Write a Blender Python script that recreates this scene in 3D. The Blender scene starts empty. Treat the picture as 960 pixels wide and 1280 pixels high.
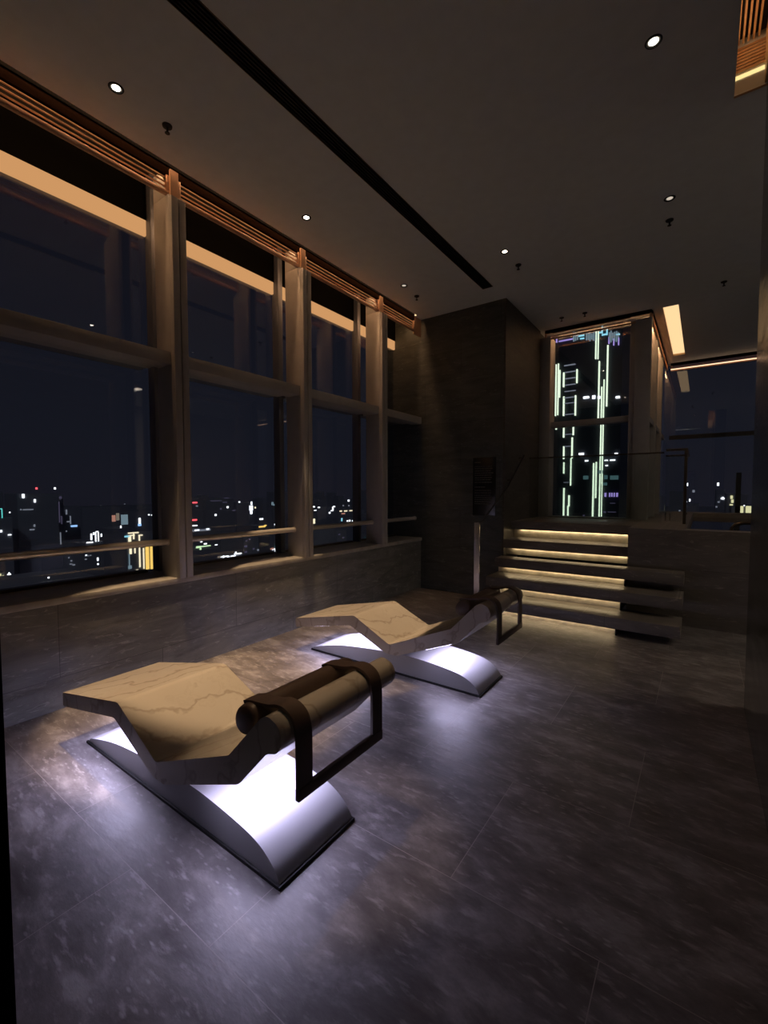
import bpy, bmesh, math, random
from mathutils import Vector, Matrix
random.seed(7)
C = bpy.context.scene.collection
PI = math.pi

# ------------------------------------------------------------------ camera
F, YAW, PITCH, ROLL = 556.49, math.radians(35.5805), math.radians(2.6806), math.radians(-0.0712)
EYE = Vector((0, 0, 1.5))
fw = Vector((-math.sin(YAW) * math.cos(PITCH), math.cos(YAW) * math.cos(PITCH), -math.sin(PITCH)))
rt = fw.cross(Vector((0, 0, 1))).normalized()
up = rt.cross(fw)
rt, up = rt * math.cos(ROLL) + up * math.sin(ROLL), -rt * math.sin(ROLL) + up * math.cos(ROLL)
cam_d = bpy.data.cameras.new('camera')
cam = bpy.data.objects.new('camera', cam_d)
C.objects.link(cam)
cam.matrix_world = Matrix(((rt.x, up.x, -fw.x, EYE.x), (rt.y, up.y, -fw.y, EYE.y), (rt.z, up.z, -fw.z, EYE.z), (0, 0, 0, 1)))
cam_d.sensor_fit = 'HORIZONTAL'
cam_d.sensor_width = 36
cam_d.lens = F / 960 * 36
cam_d.clip_start = 0.05
cam_d.clip_end = 9000
bpy.context.scene.camera = cam

def bearing(px, py, ax, v):
    """where the line of sight to something far away meets a vertical plane"""
    d = rt * ((px - 480) / F) - up * ((py - 640) / F) + fw
    i = 'XYZ'.index(ax)
    return EYE + d * ((v - EYE[i]) / d[i])

# ------------------------------------------------------------------ materials
def nodes(name):
    m = bpy.data.materials.new(name)
    m.use_nodes = True
    nt = m.node_tree
    nt.nodes.clear()
    out = nt.nodes.new('ShaderNodeOutputMaterial')
    return m, nt, out

def N(nt, kind, ins=None, **kw):
    n = nt.nodes.new('ShaderNode' + kind)
    for k, v in kw.items():
        setattr(n, k, v)
    for k, v in (ins or {}).items():
        s = n.inputs[k]
        if isinstance(v, bpy.types.NodeSocket):
            nt.links.new(v, s)
        else:
            s.default_value = v
    return n

def ramp(nt, fac, stops):
    n = nt.nodes.new('ShaderNodeValToRGB')
    e = n.color_ramp.elements
    while len(e) < len(stops):
        e.new(0.5)
    for i, (p, c) in enumerate(stops):
        e[i].position = p
        e[i].color = (c[0], c[1], c[2], 1) if not isinstance(c, (int, float)) else (c, c, c, 1)
    nt.links.new(fac, n.inputs['Fac'])
    return n.outputs['Color']

def pos(nt, scale=(1, 1, 1), rot=(0, 0, 0), loc=(0, 0, 0)):
    g = N(nt, 'NewGeometry')
    mp = N(nt, 'Mapping', {'Vector': g.outputs['Position'], 'Scale': scale, 'Rotation': rot, 'Location': loc})
    return mp.outputs['Vector']

def objpos(nt, scale=(1, 1, 1), rot=(0, 0, 0)):
    g = N(nt, 'TexCoord')
    mp = N(nt, 'Mapping', {'Vector': g.outputs['Object'], 'Scale': scale, 'Rotation': rot})
    return mp.outputs['Vector']

def plain(name, col, rough=0.5, metal=0.0, spec=0.5, mottled=0.0, coat=0.0):
    m, nt, out = nodes(name)
    b = N(nt, 'BsdfPrincipled', {'Roughness': rough, 'Metallic': metal, 'Specular IOR Level': spec, 'Coat Weight': coat})
    no = N(nt, 'TexNoise', {'Vector': objpos(nt), 'Scale': 9.0, 'Detail': 4.0})
    k = mottled
    c = ramp(nt, no.outputs['Fac'], [(0.3, [v * (1 - k) for v in col]), (0.7, [min(1, v * (1 + k)) for v in col])])
    nt.links.new(c, b.inputs['Base Color'])
    nt.links.new(b.outputs[0], out.inputs[0])
    return m

def glow(name, col, s, sampled=True):
    m, nt, out = nodes(name)
    e = N(nt, 'Emission', {'Color': (*col, 1), 'Strength': s})
    nt.links.new(e.outputs[0], out.inputs[0])
    if not sampled:
        m.cycles.emission_sampling = 'NONE'
    return m

def slate_floor():
    m, nt, out = nodes('slate_floor')
    g = N(nt, 'NewGeometry')
    p = N(nt, 'Mapping', {'Vector': g.outputs['Position'], 'Location': (0.757 + 10.54, -0.8 + 7.0, 0)}).outputs[0]
    br = N(nt, 'TexBrick', {'Vector': p, 'Scale': 1.0, 'Mortar Size': 0.0016, 'Mortar Smooth': 0.1, 'Brick Width': 1.054, 'Row Height': 0.7,
                            'Color1': (0.42, 0.42, 0.42, 1), 'Color2': (0.58, 0.58, 0.58, 1), 'Mortar': (0, 0, 0, 1)}, offset=0.5)
    warp = N(nt, 'TexNoise', {'Vector': pos(nt), 'Scale': 1.3, 'Detail': 3.0, 'Distortion': 0.6})
    big = N(nt, 'TexNoise', {'Vector': pos(nt, (1, 2.0, 1), (0, 0, 0.5)), 'Scale': 3.4, 'Detail': 10.0, 'Roughness': 0.68, 'Distortion': 0.25})
    # small oriented chips of lighter mineral
    fl = N(nt, 'TexVoronoi', {'Vector': pos(nt, (13, 38, 13), (0, 0, 0.9)), 'Scale': 1.0, 'Randomness': 1.0})
    fn = N(nt, 'TexNoise', {'Vector': pos(nt, (9, 32, 9), (0, 0, 0.9)), 'Scale': 1.0, 'Detail': 5.0, 'Roughness': 0.6})
    chips = ramp(nt, fl.outputs['Distance'], [(0.10, 1.0), (0.22, 0.0)])
    patch = ramp(nt, warp.outputs['Fac'], [(0.44, 0.0), (0.62, 1.0)])
    chipm = N(nt, 'Math', {0: chips, 1: patch}, operation='MULTIPLY')
    streak = ramp(nt, fn.outputs['Fac'], [(0.56, 0.0), (0.68, 1.0)])
    base = ramp(nt, big.outputs['Fac'], [(0.32, (0.075, 0.066, 0.063)), (0.5, (0.150, 0.136, 0.132)), (0.68, (0.30, 0.28, 0.272))])
    c1 = N(nt, 'Mix', {'Factor': N(nt, 'Math', {0: streak, 1: 0.48}, operation='MULTIPLY').outputs[0], 6: base, 7: (0.42, 0.40, 0.39, 1)}, data_type='RGBA')
    c2 = N(nt, 'Mix', {'Factor': N(nt, 'Math', {0: chipm.outputs[0], 1: 0.34}, operation='MULTIPLY').outputs[0], 6: c1.outputs[2], 7: (0.60, 0.58, 0.56, 1)}, data_type='RGBA')
    tint = N(nt, 'Mix', {'Factor': 1.0, 6: c2.outputs[2], 7: br.outputs['Color']}, data_type='RGBA', blend_type='MULTIPLY')
    sc = N(nt, 'Mix', {'Factor': 1.0, 6: tint.outputs[2], 7: (2.0, 2.0, 2.0, 1)}, data_type='RGBA', blend_type='MULTIPLY', clamp_result=False)
    fin = N(nt, 'Mix', {'Factor': br.outputs['Fac'], 6: sc.outputs[2], 7: (0.30, 0.27, 0.255, 1)}, data_type='RGBA')
    rg = ramp(nt, big.outputs['Fac'], [(0.3, 0.36), (0.7, 0.55)])
    hs = N(nt, 'Math', {0: fn.outputs['Fac'], 1: big.outputs['Fac']}, operation='ADD')
    bump = N(nt, 'Bump', {'Strength': 0.22, 'Distance': 0.006, 'Height': hs.outputs[0]})
    b = N(nt, 'BsdfPrincipled', {'Base Color': fin.outputs[2], 'Roughness': rg, 'Normal': bump.outputs[0], 'Specular IOR Level': 0.5})
    nt.links.new(b.outputs[0], out.inputs[0])
    return m

def slate_wall(name, dark, light, joint, tile=(1.2, 0.6), rot=0.35, rough=0.5, plane='YZ'):
    m, nt, out = nodes(name)
    g = N(nt, 'NewGeometry')
    s = N(nt, 'SeparateXYZ', {0: g.outputs['Position']})
    a = s.outputs['Y'] if plane == 'YZ' else s.outputs['X']
    cmb = N(nt, 'CombineXYZ', {0: a, 1: s.outputs['Z'], 2: 0.0}).outputs[0]
    sh = N(nt, 'Mapping', {'Vector': cmb, 'Location': (20.3, 10.0 - 0.73, 0)}).outputs[0]
    br = N(nt, 'TexBrick', {'Vector': sh, 'Scale': 1.0, 'Mortar Size': 0.002, 'Brick Width': tile[0], 'Row Height': tile[1],
                            'Color1': (0.8, 0.8, 0.8, 1), 'Color2': (1, 1, 1, 1)}, offset=0.5)
    r = N(nt, 'Mapping', {'Vector': cmb, 'Rotation': (0, 0, rot), 'Scale': (2.2, 9, 1)}).outputs[0]
    n1 = N(nt, 'TexNoise', {'Vector': r, 'Scale': 1.0, 'Detail': 9.0, 'Roughness': 0.65, 'Distortion': 0.8})
    n2 = N(nt, 'TexNoise', {'Vector': r, 'Scale': 2.7, 'Detail': 5.0, 'Roughness': 0.6, 'Distortion': 1.6})
    base = ramp(nt, n1.outputs['Fac'], [(0.3, dark), (0.68, light)])
    vein = ramp(nt, n2.outputs['Fac'], [(0.60, 0.0), (0.66, 0.5), (0.72, 0.0)])
    c = N(nt, 'Mix', {'Factor': vein, 6: base, 7: tuple(min(1, v * 2.1) for v in light) + (1,)}, data_type='RGBA')
    t = N(nt, 'Mix', {'Factor': 1.0, 6: c.outputs[2], 7: br.outputs['Color']}, data_type='RGBA', blend_type='MULTIPLY')
    f = N(nt, 'Mix', {'Factor': br.outputs['Fac'], 6: t.outputs[2], 7: (*joint, 1)}, data_type='RGBA')
    bump = N(nt, 'Bump', {'Strength': 0.3, 'Distance': 0.02, 'Height': n1.outputs['Fac']})
    b = N(nt, 'BsdfPrincipled', {'Base Color': f.outputs[2], 'Roughness': rough, 'Normal': bump.outputs[0]})
    nt.links.new(b.outputs[0], out.inputs[0])
    return m

def marble():
    m, nt, out = nodes('cream_marble')
    p = objpos(nt, (1, 1, 1), (0.2, 0.1, 0.45))
    w = N(nt, 'TexNoise', {'Vector': p, 'Scale': 1.6, 'Detail': 5.0, 'Roughness': 0.55})
    ps = N(nt, 'VectorMath', {0: p, 1: w.outputs['Color']}, operation='ADD')
    wv = N(nt, 'TexWave', {'Vector': ps.outputs[0], 'Scale': 1.5, 'Distortion': 3.0, 'Detail': 4.0, 'Detail Scale': 1.2, 'Detail Roughness': 0.6}, bands_direction='X')
    wv2 = N(nt, 'TexNoise', {'Vector': ps.outputs[0], 'Scale': 3.0, 'Detail': 7.0, 'Roughness': 0.6, 'Distortion': 1.0})
    vein = ramp(nt, wv.outputs['Fac'], [(0.0, 0.6), (0.02, 0.35), (0.09, 0.0)])
    fine = ramp(nt, wv2.outputs['Fac'], [(0.50, 0.0), (0.515, 0.16), (0.54, 0.0)])
    cloud = ramp(nt, w.outputs['Fac'], [(0.3, (0.54, 0.49, 0.43)), (0.7, (0.63, 0.59, 0.53))])
    a = N(nt, 'Mix', {'Factor': vein, 6: cloud, 7: (0.33, 0.27, 0.22, 1)}, data_type='RGBA')
    c = N(nt, 'Mix', {'Factor': fine, 6: a.outputs[2], 7: (0.40, 0.34, 0.28, 1)}, data_type='RGBA')
    b = N(nt, 'BsdfPrincipled', {'Base Color': c.outputs[2], 'Roughness': 0.22, 'Specular IOR Level': 0.5})
    nt.links.new(b.outputs[0], out.inputs[0])
    return m

def glass(name, r0=0.08, tint=(0.86, 0.88, 0.90)):
    m, nt, out = nodes(name)
    lw = N(nt, 'LayerWeight', {'Blend': 0.5})
    pw = N(nt, 'Math', {0: lw.outputs['Facing'], 1: 4.0}, operation='POWER')
    mu = N(nt, 'Math', {0: pw.outputs[0], 1: 1 - r0, 2: r0}, operation='MULTIPLY_ADD')
    tr = N(nt, 'BsdfTransparent', {'Color': (*tint, 1)})
    gl = N(nt, 'BsdfGlossy', {'Color': (1, 1, 1, 1), 'Roughness': 0.004})
    mx = N(nt, 'MixShader', {0: mu.outputs[0], 1: tr.outputs[0], 2: gl.outputs[0]})
    nt.links.new(mx.outputs[0], out.inputs[0])
    return m

M = {
    'floor': slate_floor(),
    'dado': slate_wall('dado_slate', (0.095, 0.095, 0.088), (0.215, 0.215, 0.20), (0.05, 0.05, 0.05), (1.43, 0.73), -0.35, 0.42, 'YZ'),
    'pier': slate_wall('pier_slate', (0.045, 0.050, 0.046), (0.100, 0.108, 0.098), (0.03, 0.03, 0.03), (1.2, 0.62), 0.05, 0.45, 'XZ'),
    'pier_side': slate_wall('pier_side_slate', (0.045, 0.041, 0.036), (0.095, 0.085, 0.074), (0.03, 0.03, 0.03), (1.2, 0.62), 0.05, 0.45, 'YZ'),
    'ceiling': plain('ceiling_paint', (0.74, 0.81, 0.84), 0.75, mottled=0.03),
    'dark_wall': slate_wall('polished_dark_stone', (0.020, 0.022, 0.018), (0.045, 0.048, 0.040), (0.02, 0.02, 0.02), (1.3, 0.7), 0.1, 0.12, 'YZ'),
    'plaster': plain('dark_plaster', (0.42, 0.40, 0.37), 0.7, mottled=0.08),
    'black': plain('matt_black', (0.012, 0.012, 0.012), 0.6),
    'pocket': plain('pocket_black', (0.03, 0.027, 0.024), 0.6),
    'mull': plain('bronze_grey_mullion', (0.36, 0.345, 0.33), 0.45, metal=0.15, mottled=0.06),
    'fin': plain('grey_blue_outer_fin', (0.13, 0.14, 0.17), 0.4, metal=0.4),
    'sill': plain('beige_stone_sill', (0.34, 0.32, 0.29), 0.35, mottled=0.2),
    'copper': plain('bronze_louvre', (0.55, 0.32, 0.20), 0.42, metal=0.25, mottled=0.06),
    'fascia': plain('dark_bronze_fascia', (0.010, 0.005, 0.003), 0.9, spec=0.0),
    'lining': plain('black_lining', (0.004, 0.004, 0.004), 0.9, spec=0.0),
    'rail': plain('brushed_champagne_rail', (0.62, 0.57, 0.50), 0.32, metal=0.5),
    'steel': plain('polished_steel', (0.62, 0.62, 0.62), 0.16, metal=1.0),
    'bronze': plain('dark_bronze', (0.16, 0.13, 0.10), 0.32, metal=0.9),
    'marble': marble(),
    'base': plain('white_lacquer', (0.40, 0.40, 0.415), 0.30, spec=0.5),
    'leather': plain('dark_brown_leather', (0.105, 0.072, 0.060), 0.42, mottled=0.15),
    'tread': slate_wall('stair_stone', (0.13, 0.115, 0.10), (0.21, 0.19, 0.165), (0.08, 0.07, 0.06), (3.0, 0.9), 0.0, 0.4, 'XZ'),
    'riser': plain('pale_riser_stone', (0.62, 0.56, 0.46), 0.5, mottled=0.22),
    'wood': plain('warm_wood_lining', (0.56, 0.36, 0.19), 0.5, mottled=0.12),
    'glass': glass('window_glass', 0.07),
    'guard_glass': glass('guard_glass', 0.05, (0.93, 0.96, 0.95)),
    'water': plain('dark_water', (0.004, 0.007, 0.010), 0.04, spec=0.6),
    'led_cool': glow('violet_white_led', (0.70, 0.65, 1.0), 14.0),
    'led_step': glow('warm_step_led', (1.0, 0.76, 0.44), 10.0),
    'led_cove': glow('amber_cove_led', (1.0, 0.52, 0.24), 24.0),
    'glow_far': glow('soft_far_line', (1.0, 0.62, 0.38), 1.6),
    'fill_edge': glow('amber_edge_fill', (1.0, 0.56, 0.28), 60.0),
    'led_band': glow('recess_band_led', (1.0, 0.74, 0.30), 1.15),
    'led_recess': glow('recess_side_led', (1.0, 0.52, 0.24), 7.0),
    'glow_head': glow('amber_head_glow', (1.0, 0.50, 0.20), 0.62),
    'led_coffer': glow('amber_coffer_panel', (1.0, 0.66, 0.33), 1.1),
    'led_panel': glow('soft_white_panel', (1.0, 0.80, 0.62), 4.0),
    'led_line': glow('bright_line_light', (1.0, 0.88, 0.75), 7.0),
    'lamp': glow('downlight_lens', (1.0, 0.86, 0.66), 14.0),
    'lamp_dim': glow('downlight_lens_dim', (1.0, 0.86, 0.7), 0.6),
    'facade': plain('night_facade', (0.42, 0.42, 0.46), 0.7, mottled=0.1),
    'facade_grey': plain('grey_night_facade', (0.62, 0.60, 0.60), 0.7, mottled=0.1),
    'facade_black': plain('black_glass_facade', (0.05, 0.055, 0.065), 0.4, mottled=0.2),
    'ground': plain('city_ground', (0.36, 0.36, 0.40), 0.8, mottled=0.4),
    'sign_ink': plain('sign_ink', (0.13, 0.13, 0.12), 0.5),
    'sign_board': plain('black_sign_board', (0.012, 0.012, 0.011), 0.25),
}
for nm, col, s in (('c_white', (0.95, 0.97, 1.0), 2.6), ('c_warm', (1.0, 0.85, 0.55), 1.6), ('c_gold', (1.0, 0.62, 0.14), 1.5), ('c_red', (1.0, 0.10, 0.12), 2.2),
                   ('c_blue', (0.35, 0.6, 1.0), 1.5), ('c_teal', (0.15, 0.85, 0.75), 1.1), ('c_green', (0.72, 1.0, 0.55), 1.3), ('c_tower', (0.85, 1.0, 0.72), 1.6),
                   ('c_cyan', (0.35, 0.85, 1.0), 1.1), ('c_violet', (0.42, 0.36, 0.62), 0.16), ('c_dimw', (0.8, 0.85, 1.0), 0.28), ('c_dimt', (0.3, 0.6, 0.62), 0.22),
                   ('c_pale', (0.50, 0.70, 0.80), 0.42), ('c_salmon', (1.0, 0.45, 0.32), 0.55), ('c_yellow', (1.0, 0.93, 0.50), 1.0), ('c_purple', (0.55, 0.40, 1.0), 0.9), ('c_dimwarm', (1.0, 0.8, 0.6), 0.25)):
    M[nm] = glow('city_' + nm[2:], col, s, sampled=False)

# ------------------------------------------------------------------ mesh helpers
def link(name, bm, mat, parent=None, smooth=None, mats=None):
    me = bpy.data.meshes.new(name)
    bmesh.ops.recalc_face_normals(bm, faces=bm.faces[:])
    bm.to_mesh(me)
    bm.free()
    for mm in (mats or [mat]):
        me.materials.append(M[mm])
    if smooth is not None:
        for p in me.polygons:
            p.use_smooth = True
        me.set_sharp_from_angle(angle=math.radians(smooth))
    o = bpy.data.objects.new(name, me)
    C.objects.link(o)
    if parent:
        o.parent = parent
    return o

def tag(o, label=None, cat=None, group=None, kind=None):
    if label: o['label'] = label
    if cat: o['category'] = cat
    if group: o['group'] = group
    if kind: o['kind'] = kind
    return o

def thing(name, loc, label, cat, group=None, kind=None):
    o = bpy.data.objects.new(name, None)
    o.empty_display_size = 0.1
    C.objects.link(o)
    o.location = loc
    return tag(o, label, cat, group, kind)

def box(bm, a, b, mi=0):
    x0, y0, z0 = a; x1, y1, z1 = b
    v = [bm.verts.new(p) for p in ((x0, y0, z0), (x1, y0, z0), (x1, y1, z0), (x0, y1, z0), (x0, y0, z1), (x1, y0, z1), (x1, y1, z1), (x0, y1, z1))]
    for f in ((0, 3, 2, 1), (4, 5, 6, 7), (0, 1, 5, 4), (1, 2, 6, 5), (2, 3, 7, 6), (3, 0, 4, 7)):
        fc = bm.faces.new([v[i] for i in f])
        fc.material_index = mi

def boxes(name, lst, mat, parent=None, bevel=0.0, segs=2):
    bm = bmesh.new()
    for a, b in lst:
        box(bm, a, b)
    if bevel:
        bmesh.ops.bevel(bm, geom=bm.edges[:], offset=bevel, segments=segs, affect='EDGES', profile=0.5)
    return link(name, bm, mat, parent, smooth=35 if bevel else None)

def tube(bm, pts, r, n=14, cap=True):
    pts = [Vector(p) for p in pts]
    rings = []
    for i, p in enumerate(pts):
        t = (pts[min(i + 1, len(pts) - 1)] - pts[max(i - 1, 0)]).normalized()
        a = t.cross(Vector((0, 0, 1)))
        if a.length < 1e-3:
            a = t.cross(Vector((0, 1, 0)))
        a.normalize()
        b = t.cross(a)
        rings.append([bm.verts.new(p + a * (r * math.cos(2 * PI * k / n)) + b * (r * math.sin(2 * PI * k / n))) for k in range(n)])
    for q in range(len(rings) - 1):
        for k in range(n):
            bm.faces.new((rings[q][k], rings[q][(k + 1) % n], rings[q + 1][(k + 1) % n], rings[q + 1][k]))
    if cap:
        bm.faces.new(rings[0][::-1])
        bm.faces.new(rings[-1])

def lathe(bm, prof, n=24, c=(0, 0, 0)):
    rings = []
    for r, z in prof:
        if r < 1e-5:
            rings.append([bm.verts.new((c[0], c[1], c[2] + z))])
        else:
            rings.append([bm.verts.new((c[0] + r * math.cos(2 * PI * k / n), c[1] + r * math.sin(2 * PI * k / n), c[2] + z)) for k in range(n)])
    for q in range(len(rings) - 1):
        A, B = rings[q], rings[q + 1]
        for k in range(n):
            f = [A[k % len(A)], A[(k + 1) % len(A)], B[(k + 1) % len(B)], B[k % len(B)]]
            f = list(dict.fromkeys(f))
            if len(f) > 2:
                bm.faces.new(f)

def fillet(pts, rads, n=6, closed=True):
    """round the corners of a 2-D polygon"""
    out = []
    L = len(pts)
    for i in range(L):
        p = Vector(pts[i]); a = Vector(pts[i - 1]) - p; b = Vector(pts[(i + 1) % L]) - p
        r = rads[i]
        if r <= 0:
            out.append(p); continue
        ang = a.angle(b)
        d = min(r / math.tan(ang / 2), a.length * 0.48, b.length * 0.48)
        p0 = p + a.normalized() * d; p1 = p + b.normalized() * d
        for k in range(n + 1):
            t = k / n
            out.append(p0 * (1 - t) ** 2 + p * 2 * t * (1 - t) + p1 * t * t)
    return out

def extrude_y(bm, prof, y0, y1):
    a = [bm.verts.new((p[0], y0, p[1])) for p in prof]
    b = [bm.verts.new((p[0], y1, p[1])) for p in prof]
    n = len(prof)
    fs = [bm.faces.new(a), bm.faces.new(b[::-1])]
    for i in range(n):
        bm.faces.new((a[i], b[i], b[(i + 1) % n], a[(i + 1) % n]))
    return fs

def plate(name, rect, holes, z0, z1, mat, **kw):
    """horizontal slab with rectangular openings"""
    x0, y0, x1, y1 = rect
    xs = sorted({x0, x1, *[min(max(h[i], x0), x1) for h in holes for i in (0, 2)]})
    ys = sorted({y0, y1, *[min(max(h[i], y0), y1) for h in holes for i in (1, 3)]})
    nx, ny = len(xs) - 1, len(ys) - 1
    def solid(i, j):
        if i < 0 or j < 0 or i >= nx or j >= ny: return False
        cx, cy = (xs[i] + xs[i + 1]) / 2, (ys[j] + ys[j + 1]) / 2
        return not any(h[0] < cx < h[2] and h[1] < cy < h[3] for h in holes)
    bm = bmesh.new()
    V = {}
    def v(i, j, z):
        if (i, j, z) not in V: V[(i, j, z)] = bm.verts.new((xs[i], ys[j], z))
        return V[(i, j, z)]
    for i in range(nx):
        for j in range(ny):
            if not solid(i, j): continue
            bm.faces.new((v(i, j, z0), v(i, j + 1, z0), v(i + 1, j + 1, z0), v(i + 1, j, z0)))
            bm.faces.new((v(i, j, z1), v(i + 1, j, z1), v(i + 1, j + 1, z1), v(i, j + 1, z1)))
            for di, dj, e in ((-1, 0, ((i, j), (i, j + 1))), (1, 0, ((i + 1, j + 1), (i + 1, j))), (0, -1, ((i + 1, j), (i, j))), (0, 1, ((i, j + 1), (i + 1, j + 1)))):
                if not solid(i + di, j + dj):
                    (a, b), (c, d) = e
                    bm.faces.new((v(a, b, z0), v(c, d, z0), v(c, d, z1), v(a, b, z1)))
    return link(name, bm, mat, **kw)

def S(o):
    o['kind'] = 'structure'
    return o

def rep(src, loc, label, group=None):
    """a copy of a thing with copies of its parts and sub-parts"""
    c = src.copy(); C.objects.link(c); c.location = loc
    c['label'] = label
    if group: c['group'] = group
    def kids(o, n):
        for ch in list(o.children):
            d = ch.copy(); C.objects.link(d); d.parent = n
            kids(ch, d)
    kids(src, c)
    return c

# ------------------------------------------------------------------ room shell
H = 4.115          # ceiling
WX = -3.567        # face of the window wall
GX = -4.10         # plane of the glass
S(boxes('floor', [((-4.2, -2.6, -0.3), (6.0, 5.90, 0.0)), ], 'floor'))
holes = [(-2.39, -0.9, -2.25, 5.55), (0.10, -1.2, 0.27, 3.86), (-0.54, 7.60, -0.34, 10.40), (2.66, 3.6, 2.76, 5.62), (3.12, 3.6, 5.0, 5.82), (-1.18, -1.06, -0.14, -0.98), (-3.7, 7.86, -0.90, 11.3), (-3.605, 0.70, -3.532, 5.78)]
S(plate('ceiling', (-3.60, -2.6, 6.0, 11.2), holes, H, H + 0.36, 'ceiling'))
S(boxes('trim_1', [((-4.2, -2.6, H + 0.16), (-3.60, 5.98, H + 0.3))], 'pocket'))       # top of the blind pocket
S(boxes('wall_left', [((-4.25, -2.6, -0.3), (WX, 5.98, 0.73))], 'dado'))
S(boxes('trim_2', [((-4.16, -2.59, 0.731), (WX + 0.02, 5.98, 0.778))], 'sill', bevel=0.006))
S(boxes('wall_far', [((-4.3, 5.98, -0.3), (-2.26, 7.9, H + 0.3))], 'pier'))
S(boxes('wall_pier_side', [((-2.26, 5.982, 0.0), (-2.235, 7.55, H))], 'pier_side'))
S(boxes('wall_right', [((0.27, -2.6, 0.0), (0.55, 3.90, H + 0.40))], 'dark_wall'))
S(boxes('wall_back', [((-4.3, -2.75, -0.3), (6.1, -2.6, H + 0.4))], 'plaster'))
S(boxes('wall_east', [((6.0, -2.75, -0.3), (6.2, 11.2, H + 0.4))], 'plaster'))
S(boxes('wall_near_return', [((-3.50, 0.20, 0.0), (-1.512, 0.356, H - 0.001))], 'lining'))
# lining of the ceiling openings
S(boxes('trim_3', [((-2.39, -0.9, H + 0.02), (-2.25, 5.55, H + 0.05))], 'black'))

# ------------------------------------------------------------------ left window wall
mull_y = [-0.81, 0.62, 2.05, 3.485, 4.92]
bays = [(-2.24, -0.81), (-0.81, 0.62), (0.62, 2.05), (2.05, 3.485), (3.485, 4.92), (4.92, 5.98)]
for i, (a, b) in enumerate(bays):
    w = thing('window_%d' % (i + 1), (GX, (a + b) / 2, 0.775), None, None, kind='structure')
    mb = []
    c = (a + b) / 2
    def rel(lst):
        return [((p[0] - GX, p[1] - c, p[2] - 0.775), (q[0] - GX, q[1] - c, q[2] - 0.775)) for p, q in lst]
    e = b if b < 5.9 else None
    boxes('glass_pane', rel([((GX - 0.006, a + 0.001, 0.779), (GX + 0.006, b - 0.001, 4.26))]), 'glass', w)
    if e:
        # deep mullion: two front profiles with a dark seam, then the box behind
        boxes('mullion', rel([((-3.55, b - 0.060, 0.778), (-3.50, b - 0.004, 3.86)), ((-3.55, b + 0.004, 0.778), (-3.50, b + 0.060, 3.86)),
                              ((-3.78, b - 0.058, 0.778), (-3.545, b + 0.058, 3.885)), ((-3.78, b - 0.058, 3.885), (-3.604, b + 0.058, 4.10))]), 'mull', w, bevel=0.003)
        boxes('outer_fin', rel([((-4.09, b + 0.02, 0.778), (-3.985, b + 0.085, 4.26))]), 'fin', w, bevel=0.003)
        boxes('gasket', rel([((-3.80, b - 0.03, 0.778), (-3.778, b + 0.03, 4.10))]), 'black', w)
    y0, y1 = a + 0.062, (b - 0.062 if e else b - 0.002)
    boxes('transom', rel([((-3.74, y0, 2.535), (-3.56, y1, 2.637)), ((-3.93, y0, 2.560), (-3.735, y1, 2.628))]), 'mull', w, bevel=0.004)
    boxes('outer_transom', rel([((-4.085, y0, 2.57), (-3.96, y1, 2.625))]), 'fin', w)
    boxes('bottom_frame', rel([((-4.09, y0, 0.776), (-4.02, y1, 0.80))]), 'bronze', w)
    boxes('pocket_lining', rel([((-3.63, a + 0.002, 4.045), (-3.605, b - 0.002, 4.272)), ((-4.092, a + 0.002, 3.89), (-4.05, b - 0.002, 4.272))]), 'lining', w)
    # slim linear light hidden behind the lip of the pocket, and a head profile whose lit look is painted as glow
    boxes('light_strip', rel([((-3.672, y0 + 0.01, 4.088), (-3.640, y1 - 0.01, 4.106))]), 'led_cove', w)
    boxes('head_glow_band', rel([((-4.09, (a + 0.087 if i else a), 3.755), (-4.06, (b + 0.018 if e else b - 0.002), 3.888))]), 'glow_head', w)

def louvre(name, length, label, group):
    """bronze frame with slats, x along its length, z up, front at y=0"""
    t = thing(name, (0, 0, 0), label, 'grille', group)
    h = 0.225
    boxes('frame', [((0, 0, 0), (length, 0.03, 0.032)), ((0, 0, 0.032), (0.026, 0.03, h - 0.07)), ((length - 0.026, 0, 0.032), (length, 0.03, h - 0.07))], 'copper', t, bevel=0.002)
    boxes('top_fascia', [((0, 0.004, h - 0.07), (length, 0.03, h))], 'fascia', t)
    bm = bmesh.new()
    for k in range(3):
        z = 0.057 + k * 0.036
        box(bm, (0.026, 0.004, z), (length - 0.026, 0.016, z + 0.007))
    link('slats', bm, 'copper', t)
    return t

LV = [(-2.2, -0.84), (-0.77, 0.585), (0.655, 2.015), (2.085, 3.45), (3.52, 4.885), (4.955, 5.78)]
names = ['', '', 'bronze slatted grille over the nearest window, left edge of the photo', 'bronze slatted grille over the second window, between the first two mullions in full view',
         'bronze slatted grille over the third window, left of the short end grille', 'short bronze slatted grille at the corner beside the dark stone pier']
for i, (a, b) in enumerate(LV):
    if i < 2: continue
    t = louvre('louvre_grille', b - a, names[i], 'bronze grilles along the window wall')
    t.matrix_world = Matrix.Translation((WX, a, 3.888)) @ Matrix.Rotation(PI / 2, 4, 'Z')
S(boxes('trim_4', [((-3.60, -2.6, 3.90), (-3.575, 0.655, H)), ((-3.60, 5.785, 3.86), (-3.575, 5.98, H)), ] + [((-3.59, m - 0.034, 3.885), (-3.555, m + 0.034, H - 0.02)) for m in mull_y[2:]], 'copper'))

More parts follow.
